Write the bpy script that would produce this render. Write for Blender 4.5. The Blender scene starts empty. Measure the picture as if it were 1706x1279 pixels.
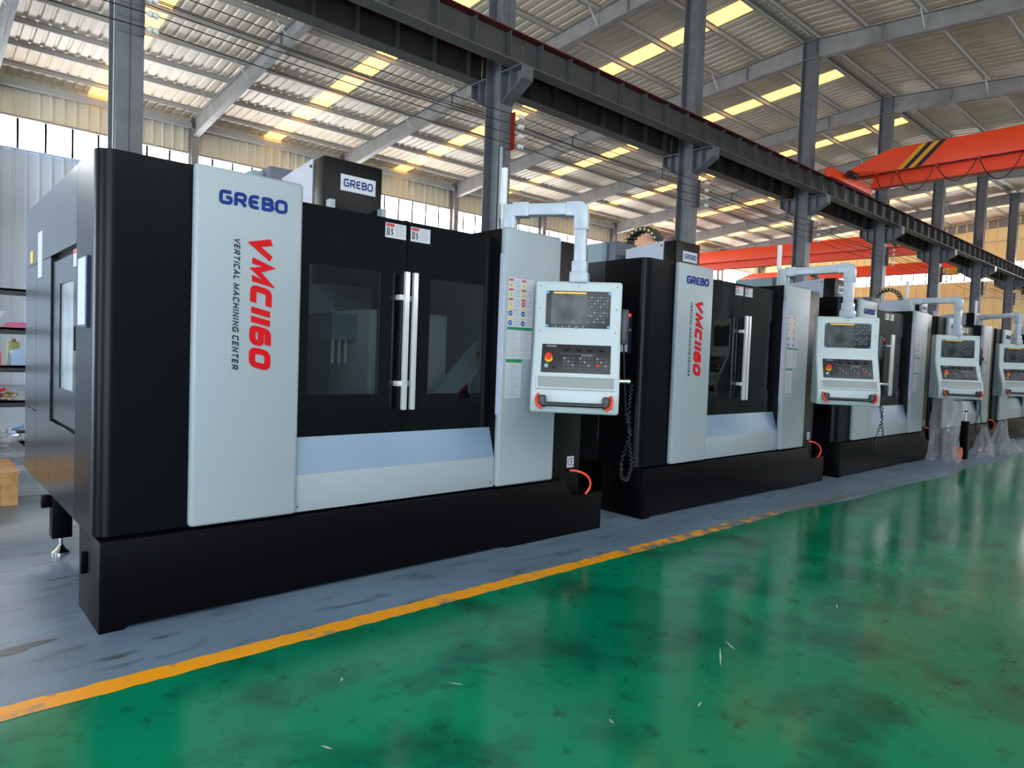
import bpy, bmesh, math, random
from mathutils import Vector, Matrix
random.seed(7)
SC = bpy.context.scene
COL = SC.collection

# ------------------------------------------------------------------ camera
# World: X runs along the row of machines, Y goes from the aisle to the long wall, Z up, metres.
# Two vanishing points of the photograph (1706x1279) give rotation and focal length.
W_, H_ = 1706.0, 1279.0
CX, CY = 853.0, 639.5
VX, VY = (2117.0, 640.0), (-169.0, 556.0)
F_ = math.sqrt(-((VX[0]-CX)*(VY[0]-CX) + (VX[1]-CY)*(VY[1]-CY)))
ax = Vector((VX[0]-CX, VX[1]-CY, F_)).normalized()
ay = Vector((VY[0]-CX, VY[1]-CY, F_)); ay = (ay - ax*ax.dot(ay)).normalized()
az = ax.cross(ay)
cam_d = bpy.data.cameras.new('camera')
cam = bpy.data.objects.new('camera', cam_d); COL.objects.link(cam)
right = Vector((ax.x, ay.x, az.x)); down = Vector((ax.y, ay.y, az.y)); fwd = Vector((ax.z, ay.z, az.z))
m = Matrix((right, -down, -fwd)).transposed().to_4x4()
m.translation = Vector((0, 0, 1.5))
cam.matrix_world = m
cam_d.sensor_fit = 'HORIZONTAL'; cam_d.sensor_width = 36.0; cam_d.lens = F_/W_*36.0
cam_d.clip_start = 0.05; cam_d.clip_end = 300
SC.camera = cam

# ------------------------------------------------------------------ light and exposure
SC.view_settings.view_transform = 'Standard'; SC.view_settings.look = 'None'
SC.view_settings.exposure = 0.35; SC.view_settings.gamma = 1.0
SC.view_settings.use_curve_mapping = False
world = bpy.data.worlds.new('world'); SC.world = world; world.use_nodes = True
bg = world.node_tree.nodes['Background']; bg.inputs[0].default_value = (0.72, 0.84, 1.0, 1); bg.inputs[1].default_value = 1.2
SC.cycles.max_bounces = 8; SC.cycles.diffuse_bounces = 4; SC.cycles.glossy_bounces = 4
SC.cycles.transparent_max_bounces = 8
WIN_E, SKY_E = 12.0, 2.6

def area(name, loc, size, sizey, direction, power, color):
    l = bpy.data.lights.new(name, 'AREA'); l.shape = 'RECTANGLE'; l.size = size; l.size_y = sizey
    l.energy = power; l.color = color
    o = bpy.data.objects.new(name, l); COL.objects.link(o); o.location = loc
    o.rotation_euler = Vector(direction).to_track_quat('-Z', 'Z').to_euler()
    return o
# daylight behind the camera; aisle and back openings are unseen, added for light
area('added_fill_aisle', (-8.0, -7.75, 2.6), 9.0, 5.0, (0, 1, 0), 950, (0.82, 0.92, 1.0))
area('daylight_end_door', (-15.7, 1.0, 2.6), 6.0, 5.0, (1, 0, 0), 700, (0.74, 0.87, 1.0))
area('added_fill_end_back', (-15.7, 19.0, 2.6), 6.0, 5.0, (1, 0, 0), 2400, (0.76, 0.88, 1.0))

# ------------------------------------------------------------------ materials
def mat(name, col, rough=0.5, metal=0.0, var=None, bump=None, emit=None, spec=0.5, coat=0.0, alpha=1.0, coords='Object'):
    M = bpy.data.materials.new(name); M.use_nodes = True
    nt = M.node_tree; p = nt.nodes['Principled BSDF']
    p.inputs['Base Color'].default_value = (*col, 1); p.inputs['Roughness'].default_value = rough
    p.inputs['Metallic'].default_value = metal; p.inputs['Specular IOR Level'].default_value = spec
    p.inputs['Coat Weight'].default_value = coat; p.inputs['Coat Roughness'].default_value = 0.08
    p.inputs['Alpha'].default_value = alpha
    tc = None
    if var or bump:
        tc = nt.nodes.new('ShaderNodeTexCoord')
    if var:
        sc, col2, lo, hi = var
        n = nt.nodes.new('ShaderNodeTexNoise'); n.inputs['Scale'].default_value = sc; n.inputs['Detail'].default_value = 5
        nt.links.new(tc.outputs[coords], n.inputs['Vector'])
        r = nt.nodes.new('ShaderNodeMapRange'); r.inputs[1].default_value = lo; r.inputs[2].default_value = hi
        nt.links.new(n.outputs['Fac'], r.inputs[0])
        mx = nt.nodes.new('ShaderNodeMix'); mx.data_type = 'RGBA'
        mx.inputs[6].default_value = (*col, 1); mx.inputs[7].default_value = (*col2, 1)
        nt.links.new(r.outputs[0], mx.inputs[0]); nt.links.new(mx.outputs[2], p.inputs['Base Color'])
    if bump:
        sc, st = bump
        n = nt.nodes.new('ShaderNodeTexNoise'); n.inputs['Scale'].default_value = sc; n.inputs['Detail'].default_value = 3
        nt.links.new(tc.outputs[coords], n.inputs['Vector'])
        b = nt.nodes.new('ShaderNodeBump'); b.inputs['Strength'].default_value = st; b.inputs['Distance'].default_value = 0.01
        nt.links.new(n.outputs['Fac'], b.inputs['Height']); nt.links.new(b.outputs[0], p.inputs['Normal'])
    if emit:
        ec, es = emit
        p.inputs['Emission Color'].default_value = (*ec, 1); p.inputs['Emission Strength'].default_value = es
    return M

K = {}
K['black'] = mat('black powder coat', (0.003, 0.0035, 0.005), 0.30, bump=(420, 0.04), spec=0.14)
K['black_side'] = mat('black satin side sheet', (0.010, 0.011, 0.013), 0.20, bump=(420, 0.03), spec=0.6)
K['gloss'] = mat('black gloss door', (0.003, 0.003, 0.004), 0.10, spec=0.3)
K['basek'] = mat('black base paint', (0.002, 0.002, 0.003), 0.42, bump=(300, 0.08), spec=0.08)
K['white'] = mat('white panel paint', (0.335, 0.385, 0.425), 0.38, bump=(350, 0.03))
K['pendant'] = mat('pale grey pendant paint', (0.50, 0.57, 0.60), 0.35, bump=(350, 0.02))
K['tube'] = mat('white arm paint', (0.48, 0.54, 0.62), 0.28)
K['sill'] = mat('grey sheet steel', (0.19, 0.28, 0.39), 0.34, metal=0.1, var=(2, (0.175, 0.26, 0.37), 0.4, 0.7))
K['steel'] = mat('brushed steel', (0.72, 0.72, 0.74), 0.30, metal=0.35)
K['chrome'] = mat('chrome', (0.8, 0.82, 0.85), 0.12, metal=1.0)
K['silver'] = mat('silver side plate', (0.27, 0.30, 0.36), 0.38, metal=0.1)
K['blue'] = mat('blue lettering', (0.003, 0.028, 0.20), 0.5, spec=.2)
K['red'] = mat('red lettering', (0.60, 0.004, 0.006), 0.5, spec=.2)
K['ink'] = mat('dark lettering', (0.012, 0.015, 0.03), 0.45)
K['sticker'] = mat('sticker white', (0.55, 0.57, 0.62), 0.45)
K['stred'] = mat('sticker red', (0.55, 0.03, 0.05), 0.45)
K['styel'] = mat('sticker yellow', (0.75, 0.52, 0.05), 0.45)
K['stblue'] = mat('sticker blue', (0.02, 0.07, 0.32), 0.45)
K['stgreen'] = mat('sticker green', (0.02, 0.22, 0.09), 0.45)
K['stgrey'] = mat('sticker print grey', (0.30, 0.31, 0.36), 0.5)
K['lav'] = mat('lavender strip', (0.50, 0.52, 0.72), 0.4)
K['paper'] = mat('lavender paper pocket', (0.58, 0.60, 0.82), 0.5)
K['orange'] = mat('orange plastic', (0.80, 0.06, 0.015), 0.35)
K['rubber'] = mat('black rubber', (0.012, 0.012, 0.014), 0.5)
K['dark'] = mat('dark plastic', (0.022, 0.024, 0.030), 0.4)
K['key'] = mat('grey key', (0.07, 0.075, 0.095), 0.5)
K['keyw'] = mat('pale key print', (0.19, 0.21, 0.22), 0.5)
K['film_blue'] = mat('blue tape', (0.05, 0.32, 0.60), 0.4)
K['screen'] = mat('filmed screen', (0.085, 0.095, 0.10), 0.30, var=(6, (0.018, 0.022, 0.025), 0.40, 0.60), spec=0.25)
K['amber'] = mat('amber screen line', (0.75, 0.42, 0.03), 0.4, emit=((0.9, 0.5, 0.05), 0.25))
K['estop'] = mat('emergency red', (0.80, 0.02, 0.01), 0.35)
K['estopy'] = mat('emergency yellow', (0.85, 0.50, 0.02), 0.4)
K['inner'] = mat('inner grey sheet', (0.62, 0.66, 0.67), 0.45)
K['innerd'] = mat('inner dark sheet', (0.16, 0.17, 0.18), 0.5)
K['column'] = mat('blue grey column paint', (0.13, 0.136, 0.152), 0.42, var=(3, (0.10, 0.105, 0.12), 0.4, 0.65))
K['girder'] = mat('dark girder paint', (0.048, 0.046, 0.046), 0.5, var=(4, (0.035, 0.034, 0.035), 0.4, 0.65))
K['rafter'] = mat('rafter primer', (0.27, 0.255, 0.24), 0.55, var=(3, (0.22, 0.205, 0.195), 0.4, 0.65))
K['purlin'] = mat('galvanised purlin', (0.42, 0.385, 0.345), 0.5)
K['roof'] = mat('cream roof sheet', (0.80, 0.655, 0.50), 0.42, var=(0.5, (0.68, 0.53, 0.385), 0.35, 0.7), coords='Object')
K['wall'] = mat('pale blue grey wall sheet', (0.52, 0.62, 0.74), 0.45)
K['cream'] = mat('cream wall sheet', (0.86, 0.70, 0.34), 0.5)
K['redrail'] = mat('red rail paint', (0.38, 0.018, 0.012), 0.5)
K['crane'] = mat('crane orange red', (1.0, 0.075, 0.018), 0.42)
K['craney'] = mat('hazard yellow', (0.85, 0.40, 0.02), 0.4)
K['wire'] = mat('black wire', (0.02, 0.02, 0.02), 0.5)
K['porcelain'] = mat('porcelain', (0.72, 0.70, 0.66), 0.25)
K['wood'] = mat('raw pine', (0.55, 0.30, 0.10), 0.6, var=(14, (0.40, 0.20, 0.06), 0.4, 0.65))
K['card'] = mat('cardboard', (0.42, 0.24, 0.11), 0.7)
K['rack'] = mat('rack dark steel', (0.03, 0.032, 0.038), 0.45)
K['teal'] = mat('blue grey casting', (0.22, 0.30, 0.34), 0.45)
K['pink'] = mat('pink paper', (0.55, 0.12, 0.22), 0.6)
K['bluebox'] = mat('pale blue box', (0.30, 0.42, 0.60), 0.5)
K['motor'] = mat('hoist motor green', (0.03, 0.16, 0.12), 0.45)
K['mullion'] = mat('window mullion', (0.012, 0.012, 0.015), 0.8, spec=0.05)
K['window'] = mat('daylit window sheet', (0.8, 0.8, 0.8), 0.5, emit=((0.95, 0.98, 1.0), WIN_E))
K['skylight'] = mat('daylit yellow roof sheet', (0.8, 0.6, 0.2), 0.5, emit=((1.0, 0.52, 0.12), SKY_E))

def glass_mat(name, tint, tr, rough=0.03):
    M = bpy.data.materials.new(name); M.use_nodes = True; nt = M.node_tree
    nt.nodes.clear()
    out = nt.nodes.new('ShaderNodeOutputMaterial'); t = nt.nodes.new('ShaderNodeBsdfTransparent')
    g = nt.nodes.new('ShaderNodeBsdfGlossy'); g.inputs['Roughness'].default_value = rough
    t.inputs[0].default_value = (*tint, 1)
    fr = nt.nodes.new('ShaderNodeFresnel'); fr.inputs[0].default_value = 1.5
    mx = nt.nodes.new('ShaderNodeMixShader'); nt.links.new(fr.outputs[0], mx.inputs[0])
    nt.links.new(t.outputs[0], mx.inputs[1]); nt.links.new(g.outputs[0], mx.inputs[2])
    nt.links.new(mx.outputs[0], out.inputs[0]); return M
K['glass'] = glass_mat('tinted door glass', (0.66, 0.70, 0.72), 0.5)

def film_mat():
    M = bpy.data.materials.new('clear plastic film'); M.use_nodes = True; nt = M.node_tree; nt.nodes.clear()
    out = nt.nodes.new('ShaderNodeOutputMaterial'); t = nt.nodes.new('ShaderNodeBsdfTransparent')
    t.inputs[0].default_value = (0.9, 0.9, 0.92, 1)
    p = nt.nodes.new('ShaderNodeBsdfPrincipled'); p.inputs['Base Color'].default_value = (0.62, 0.62, 0.66, 1)
    p.inputs['Roughness'].default_value = 0.12; p.inputs['Specular IOR Level'].default_value = 0.9
    mx = nt.nodes.new('ShaderNodeMixShader'); mx.inputs[0].default_value = 0.24
    nt.links.new(t.outputs[0], mx.inputs[1]); nt.links.new(p.outputs[0], mx.inputs[2]); nt.links.new(mx.outputs[0], out.inputs[0])
    return M
K['film'] = film_mat()

def epoxy_mat():
    M = bpy.data.materials.new('green epoxy floor'); M.use_nodes = True; nt = M.node_tree; p = nt.nodes['Principled BSDF']
    L = nt.links.new
    tc = nt.nodes.new('ShaderNodeTexCoord')
    def noise(s, d=6, dist=0.0):
        n = nt.nodes.new('ShaderNodeTexNoise'); n.inputs['Scale'].default_value = s; n.inputs['Detail'].default_value = d
        n.inputs['Distortion'].default_value = dist; L(tc.outputs['Object'], n.inputs['Vector']); return n
    def ramp(n, a, b):
        r = nt.nodes.new('ShaderNodeMapRange'); r.inputs[1].default_value = a; r.inputs[2].default_value = b
        L(n.outputs[0], r.inputs[0]); return r
    def mix(f, a, b):
        x = nt.nodes.new('ShaderNodeMix'); x.data_type = 'RGBA'; L(f.outputs[0], x.inputs[0])
        if isinstance(a, tuple): x.inputs[6].default_value = (*a, 1)
        else: L(a.outputs[2], x.inputs[6])
        x.inputs[7].default_value = (*b, 1); return x
    a = mix(ramp(noise(0.7), 0.35, 0.68), (0.000, 0.25, 0.122), (0.000, 0.155, 0.078))
    b0 = mix(ramp(noise(2.2, 12, 0.3), 0.48, 0.72), a, (0.002, 0.085, 0.048))
    b = mix(ramp(noise(9.0, 10, 0.2), 0.58, 0.80), b0, (0.002, 0.045, 0.028))
    c = mix(ramp(noise(24.0, 3, 1.2), 0.735, 0.78), b, (0.16, 0.40, 0.30))
    L(c.outputs[2], p.inputs['Base Color'])
    rr = nt.nodes.new('ShaderNodeMapRange'); rr.inputs[3].default_value = 0.06; rr.inputs[4].default_value = 0.27
    L(noise(2.6, 7).outputs[0], rr.inputs[0]); L(rr.outputs[0], p.inputs['Roughness'])
    bm = nt.nodes.new('ShaderNodeBump'); bm.inputs['Strength'].default_value = 0.035; bm.inputs['Distance'].default_value = 0.02
    L(noise(7.0, 4).outputs[0], bm.inputs['Height']); L(bm.outputs[0], p.inputs['Normal'])
    p.inputs['Specular IOR Level'].default_value = 0.32
    return M
K['epoxy'] = epoxy_mat()

def concrete_mat():
    M = bpy.data.materials.new('grey concrete floor'); M.use_nodes = True; nt = M.node_tree; p = nt.nodes['Principled BSDF']
    L = nt.links.new; tc = nt.nodes.new('ShaderNodeTexCoord')
    mp = nt.nodes.new('ShaderNodeMapping'); mp.inputs['Scale'].default_value = (0.6, 1.6, 1); L(tc.outputs['Object'], mp.inputs[0])
    prev = (0.175, 0.265, 0.37)
    for s, lo, hi, c2 in ((1.3, 0.35, 0.7, (0.125, 0.18, 0.25)), (5.5, 0.56, 0.72, (0.06, 0.08, 0.105))):
        n = nt.nodes.new('ShaderNodeTexNoise'); n.inputs['Scale'].default_value = s; n.inputs['Detail'].default_value = 6
        L(mp.outputs[0], n.inputs['Vector'])
        r = nt.nodes.new('ShaderNodeMapRange'); r.inputs[1].default_value = lo; r.inputs[2].default_value = hi; L(n.outputs[0], r.inputs[0])
        x = nt.nodes.new('ShaderNodeMix'); x.data_type = 'RGBA'; L(r.outputs[0], x.inputs[0])
        if isinstance(prev, tuple): x.inputs[6].default_value = (*prev, 1)
        else: L(prev.outputs[2], x.inputs[6])
        x.inputs[7].default_value = (*c2, 1); prev = x
    L(prev.outputs[2], p.inputs['Base Color']); p.inputs['Roughness'].default_value = 0.38
    return M
K['concrete'] = concrete_mat()

def line_mat():
    M = bpy.data.materials.new('worn yellow line paint'); M.use_nodes = True; nt = M.node_tree; p = nt.nodes['Principled BSDF']
    L = nt.links.new; tc = nt.nodes.new('ShaderNodeTexCoord')
    n = nt.nodes.new('ShaderNodeTexNoise'); n.inputs['Scale'].default_value = 6; n.inputs['Detail'].default_value = 8; L(tc.outputs['Object'], n.inputs['Vector'])
    sx = nt.nodes.new('ShaderNodeSeparateXYZ'); L(tc.outputs['Object'], sx.inputs[0])
    w = nt.nodes.new('ShaderNodeMapRange'); w.inputs[1].default_value = 3.0; w.inputs[2].default_value = 9.5; w.inputs[3].default_value = 0.0; w.inputs[4].default_value = 0.42
    L(sx.outputs[0], w.inputs[0])
    ad = nt.nodes.new('ShaderNodeMath'); L(n.outputs[0], ad.inputs[0]); L(w.outputs[0], ad.inputs[1])
    r = nt.nodes.new('ShaderNodeMapRange'); r.inputs[1].default_value = 0.57; r.inputs[2].default_value = 0.72; L(ad.outputs[0], r.inputs[0])
    x = nt.nodes.new('ShaderNodeMix'); x.data_type = 'RGBA'; x.inputs[6].default_value = (0.95, 0.38, 0.008, 1); x.inputs[7].default_value = (0.17, 0.19, 0.18, 1)
    L(r.outputs[0], x.inputs[0]); L(x.outputs[2], p.inputs['Base Color']); p.inputs['Roughness'].default_value = 0.4
    return M
K['line'] = line_mat()

# ------------------------------------------------------------------ mesh helpers
class MB:
    def __init__(s): s.v = []; s.f = []; s.m = []; s.cur = 0
    def mi(s, i): s.cur = i; return s
    def poly(s, pts):
        b = len(s.v); s.v += [tuple(p) for p in pts]; s.f.append(tuple(range(b, b+len(pts)))); s.m.append(s.cur); return s
    def box(s, x0, x1, y0, y1, z0, z1):
        b = len(s.v)
        s.v += [(x0,y0,z0),(x1,y0,z0),(x1,y1,z0),(x0,y1,z0),(x0,y0,z1),(x1,y0,z1),(x1,y1,z1),(x0,y1,z1)]
        for q in ((0,3,2,1),(4,5,6,7),(0,1,5,4),(1,2,6,5),(2,3,7,6),(3,0,4,7)):
            s.f.append(tuple(b+i for i in q)); s.m.append(s.cur)
        return s
    def prism(s, pts, fn, a, b_):
        # pts: 2D outline, fn(u,v,t) -> 3D
        n = len(pts); b = len(s.v)
        s.v += [fn(u, v, a) for u, v in pts] + [fn(u, v, b_) for u, v in pts]
        s.f.append(tuple(b+i for i in reversed(range(n)))); s.m.append(s.cur)
        s.f.append(tuple(b+n+i for i in range(n))); s.m.append(s.cur)
        for i in range(n):
            j = (i+1) % n; s.f.append((b+i, b+j, b+n+j, b+n+i)); s.m.append(s.cur)
        return s
    def tube(s, pts, r, n=8, cap=True, radii=None):
        pts = [Vector(p) for p in pts]; b = len(s.v); up = Vector((0, 0, 1)); prevx = None
        for i, p in enumerate(pts):
            d = (pts[min(i+1, len(pts)-1)] - pts[max(i-1, 0)]).normalized()
            x = (prevx - d*prevx.dot(d)) if prevx is not None else d.cross(up if abs(d.z) < 0.95 else Vector((1, 0, 0)))
            x.normalize(); prevx = x; y = d.cross(x); rr = radii[i] if radii else r
            s.v += [tuple(p + x*math.cos(2*math.pi*k/n)*rr + y*math.sin(2*math.pi*k/n)*rr) for k in range(n)]
        for i in range(len(pts)-1):
            for k in range(n):
                k2 = (k+1) % n
                s.f.append((b+i*n+k, b+i*n+k2, b+(i+1)*n+k2, b+(i+1)*n+k)); s.m.append(s.cur)
        if cap:
            s.f.append(tuple(b+k for k in reversed(range(n)))); s.m.append(s.cur)
            e = b+(len(pts)-1)*n; s.f.append(tuple(e+k for k in range(n))); s.m.append(s.cur)
        return s
    def cyl(s, p0, p1, r, n=14, r1=None):
        return s.tube([p0, p1], r, n, True, [r, r if r1 is None else r1])
    def mesh(s, name, mats, bevel=0.0, seg=2, smooth=False):
        me = bpy.data.meshes.new(name); me.from_pydata(s.v, [], s.f)
        for mt in mats: me.materials.append(K[mt] if isinstance(mt, str) else mt)
        me.polygons.foreach_set('material_index', s.m)
        bm = bmesh.new(); bm.from_mesh(me)
        bmesh.ops.recalc_face_normals(bm, faces=bm.faces)
        if bevel:
            ed = [e for e in bm.edges if len(e.link_faces) == 2 and e.calc_face_angle(0) > 0.5]
            bmesh.ops.bevel(bm, geom=ed, offset=bevel, offset_type='OFFSET', segments=seg, profile=0.5, affect='EDGES', clamp_overlap=True)
        bm.to_mesh(me); bm.free()
        if smooth or bevel:
            me.polygons.foreach_set('use_smooth', [True]*len(me.polygons))
            try: me.set_sharp_from_angle(angle=math.radians(38))
            except Exception: pass
        me.update(); return me
    def build(s, name, mats, parent=None, loc=(0, 0, 0), rotz=0.0, **kw):
        if not isinstance(mats, (list, tuple)): mats = [mats]
        return link(name, s.mesh(name, mats, **kw), parent, loc, rotz)

def link(name, me, parent=None, loc=(0, 0, 0), rotz=0.0):
    o = bpy.data.objects.new(name, me); COL.objects.link(o); o.parent = parent; o.location = loc; o.rotation_euler = (0, 0, rotz)
    return o
def empty(name, loc, rotz=0.0):
    o = bpy.data.objects.new(name, None); COL.objects.link(o); o.location = loc; o.rotation_euler = (0, 0, rotz); o.empty_display_size = 0.2; return o
def tag(o, label=None, cat=None, group=None, kind=None):
    if label: o['label'] = label
    if cat: o['category'] = cat
    if group: o['group'] = group
    if kind: o['kind'] = kind
    return o
XY = lambda u, v, t: (u, v, t)
XZ = lambda u, v, t: (u, t, v)
YZ = lambda u, v, t: (t, u, v)

# stroke lettering -----------------------------------------------------------
def rc(pts, r, closed=False, n=5):
    out = []; N = len(pts)
    for i, p in enumerate(pts):
        if not closed and i in (0, N-1): out.append(p); continue
        a = Vector(pts[(i-1) % N]); q = Vector(p); c = Vector(pts[(i+1) % N])
        d1 = a-q; d2 = c-q; k = min(r, d1.length*0.5, d2.length*0.5); A = q+d1.normalized()*k; B = q+d2.normalized()*k
        for j in range(n+1):
            t = j/n; out.append(tuple(A*(1-t)**2 + q*2*t*(1-t) + B*t*t))
    return out
def ribbon(pts, w, closed=False):
    P = [Vector(p) for p in pts]; N = len(P); Lf = []; Rt = []
    for i in range(N):
        a = P[(i-1) % N] if (closed or i > 0) else None; b = P[(i+1) % N] if (closed or i < N-1) else None
        d1 = (P[i]-a).normalized() if a is not None else (b-P[i]).normalized()
        d2 = (b-P[i]).normalized() if b is not None else d1
        n1 = Vector((-d1.y, d1.x)); n2 = Vector((-d2.y, d2.x)); nn = (n1+n2)
        nn = n1 if nn.length < 1e-4 else nn.normalized(); k = min(1.0/max(0.3, nn.dot(n1)), 2.2)
        Lf.append(P[i]+nn*w/2*k); Rt.append(P[i]-nn*w/2*k)
    return [(Lf[i], Lf[(i+1) % N], Rt[(i+1) % N], Rt[i]) for i in range(N if closed else N-1)]
GL = {
 'G': (0.95, lambda r: [(rc([(.95,1),(0,1),(0,0),(.95,0),(.95,.5),(.5,.5)], r), 0)]),
 'R': (0.92, lambda r: [([(0,-.1),(0,1)], 0), (rc([(0,1),(.9,1),(.9,.42),(.1,.42)], r), 0), ([(.5,.42),(.95,-.08)], 0)]),
 'E': (0.85, lambda r: [(rc([(.85,1),(0,1),(0,0),(.85,0)], .5), 0), ([(0,.5),(.75,.5)], 0)]),
 'B': (0.90, lambda r: [([(0,-.09),(0,1.09)], 0), (rc([(0,1),(.85,1),(.85,.52),(0,.52)], r), 0), (rc([(0,.52),(.92,.52),(.92,0),(0,0)], r), 0)]),
 'O': (0.98, lambda r: [(rc([(0,0),(0,1),(.98,1),(.98,0)], .35, True), 1)]),
 'V': (0.95, lambda r: [([(-.05,1.1),(.45,0),(1.0,1.1)], 0)]),
 'M': (1.15, lambda r: [([(0,-.1),(.1,1),(.55,.1),(1.15,1),(1.1,-.1)], 0)]),
 'C': (0.85, lambda r: [(rc([(.9,1),(0,1),(0,0),(.9,0)], .25), 0)]),
 '1': (0.05, lambda r: [([(0.02,-.1),(0.02,1.1)], 0)]),
 '6': (0.85, lambda r: [(rc([(.85,1),(0,1),(0,0),(.85,0),(.85,.55),(.05,.55)], .25), 0)]),
 'T': (0.85, lambda r: [([(-.1,1),(.95,1)], 0), ([(.42,-.1),(.42,1)], 0)]),
 'I': (0.05, lambda r: [([(0.02,-.1),(0.02,1.1)], 0)]),
 'A': (0.95, lambda r: [([(-.05,-.1),(.47,1.05),(1.0,-.1)], 0), ([(.2,.3),(.75,.3)], 0)]),
 'L': (0.70, lambda r: [([(0,1.1),(0,0),(.75,0)], 0)]),
 'H': (0.85, lambda r: [([(0,-.1),(0,1.1)], 0), ([(.85,-.1),(.85,1.1)], 0), ([(0,.5),(.85,.5)], 0)]),
 'N': (0.85, lambda r: [([(0,-.1),(0,1),(.85,0),(.85,1.1)], 0)]),
 'e': (0.72, lambda r: [([(.75,1),(0,1),(0,0),(.75,0)], 0), ([(0,.5),(.68,.5)], 0)]),
 ' ': (0.35, lambda r: []),
 '0': (0.90, lambda r: [(rc([(0,0),(0,1),(.9,1),(.9,0)], .3, True), 1)]),
}
def lettering(text, width, height, stroke, shear=0.0, gap=0.32, thick=0.004):
    quads = []; x = 0.0
    for ch in text:
        w, fn = GL[ch]
        for pts, closed in fn(0.28):
            quads += [[(p.x + x, p.y) for p in q] for q in ribbon(pts, stroke, closed)]
        x += w + stroke*0.7 + gap
    xs = [p[0] for q in quads for p in q]; ys = [p[1] for q in quads for p in q]
    x0, x1, y0, y1 = min(xs), max(xs), min(ys), max(ys)
    b = MB()
    for q in quads:
        pts = []
        for px, py in q:
            v = (py-y0)/(y1-y0)*height; u = (px-x0)/(x1-x0)*(width-abs(shear)*height) + shear*v
            pts.append((u, v))
        b.prism(pts, lambda u, v, t: (u, -t, v), 0.0, thick)
    return b

# ================================================================== THE HALL
ORD = ['first', 'second', 'third', 'fourth', 'fifth', 'sixth', 'seventh', 'eighth', 'ninth', 'tenth', 'eleventh', 'twelfth']
X0, BAY, NB0, NB1 = 2.07, 5.98, -3, 8
FX = [X0 + BAY*k for k in range(NB0, NB1+1)]         # steel frames
XA, XB = FX[0], FX[-1]
YR, YW, YF = 9.6, 27.1, -7.9                         # ridge, long back wall, aisle wall
def zr(y): return 11.1 - 0.0815*abs(y-YR)            # top of rafters
ZE0, ZE1 = 7.22, 8.30                                # window band of the far gable
ZW0, ZW1 = 7.54, 8.50                                # window band

# floor
floor = MB().box(XA-0.2, XB+0.2, YF-0.2, YW+0.2, -0.2, 0.0).build('floor', 'concrete'); tag(floor, 'grey blue concrete floor under the machines', kind='structure')
ep = MB(); n = 130
edge = []
for i in range(n+1):
    x = XA + (XB-XA)*i/n
    e = 3.26 + 0.02*math.sin(x*1.7) if x < 7.0 else 3.22 - 0.12*min(1, (x-7.0)/3.0) + 0.03*math.sin(x*2.1)
    edge.append((x, e))
for i in range(n):
    (xa, ea), (xb, eb) = edge[i], edge[i+1]
    ep.poly([(xa, YF, 0.003), (xb, YF, 0.003), (xb, eb, 0.003), (xa, ea, 0.003)])
    ep.poly([(xa, ea, 0.003), (xb, eb, 0.003), (xb, eb+0.004, 0.0), (xa, ea+0.004, 0.0)])
ep.build('epoxy_coating', 'epoxy', floor)['label'] = 'glossy scuffed green epoxy coating of the aisle'
ln = MB(); pr = None
for i in range(300):
    x = -6 + i*0.052
    a = 3.238 + random.uniform(-.007, .007); b = 3.362 + random.uniform(-.008, .008)
    fade = 1.0 if x < 6.0 else max(0.0, 1-(x-6.0)/3.4)
    mid = (a+b)/2 - (0.05 if x > 7 else 0)*min(1, (x-7)/2); hw = (b-a)/2*(0.35+0.65*fade)
    cur = (x, mid-hw, mid+hw)
    if pr: ln.poly([(pr[0], pr[1], .005), (cur[0], cur[1], .005), (cur[0], cur[2], .005), (pr[0], pr[2], .005)])
    pr = cur
ln.build('painted_line', 'line', floor)['label'] = 'worn orange yellow boundary line'
MB().box(XA, XB, 7.84, 7.855, 0.0, 0.002).build('expansion_joint', 'rubber', floor)
# old oil stain near the first machine
st = MB(); pts = []
for k in range(22):
    a = k*2*math.pi/22; rr = 1+0.35*math.sin(3*a)+random.uniform(-.12, .12)
    pts.append((0.36+0.21*rr*math.cos(a), 3.98+0.045*rr*math.sin(a), 0.0015))
st.poly(pts).build('oil_stain', mat('oil stain', (0.075, 0.075, 0.085), 0.4), floor)
# paint drips and scratches on the epoxy
for (sx, sy, ln_, an) in ((3.13, 1.806, 0.20, 0.55), (1.888, 2.401, 0.06, 2.2), (3.30, 1.85, 0.10, 1.0), (2.62, 1.60, 0.05, 0.2), (2.2, 1.75, .035, 1.2), (4.4, 1.75, .06, .4), (6.5, 2.2, .1, .2), (1.2, 2.3, .05, 2.0), (1.5, 2.75, .04, .9)):
    c, s_ = math.cos(an), math.sin(an)
    q = [(sx+u*c-v*s_, sy+u*s_+v*c, 0.0042) for u, v in ((-ln_/2, -.002), (0, -.005), (ln_/2, -.001), (ln_/2, .002), (0, .004), (-ln_/2, .001))]
    MB().poly(q).build('paint_scratch', 'sticker', floor)

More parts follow.
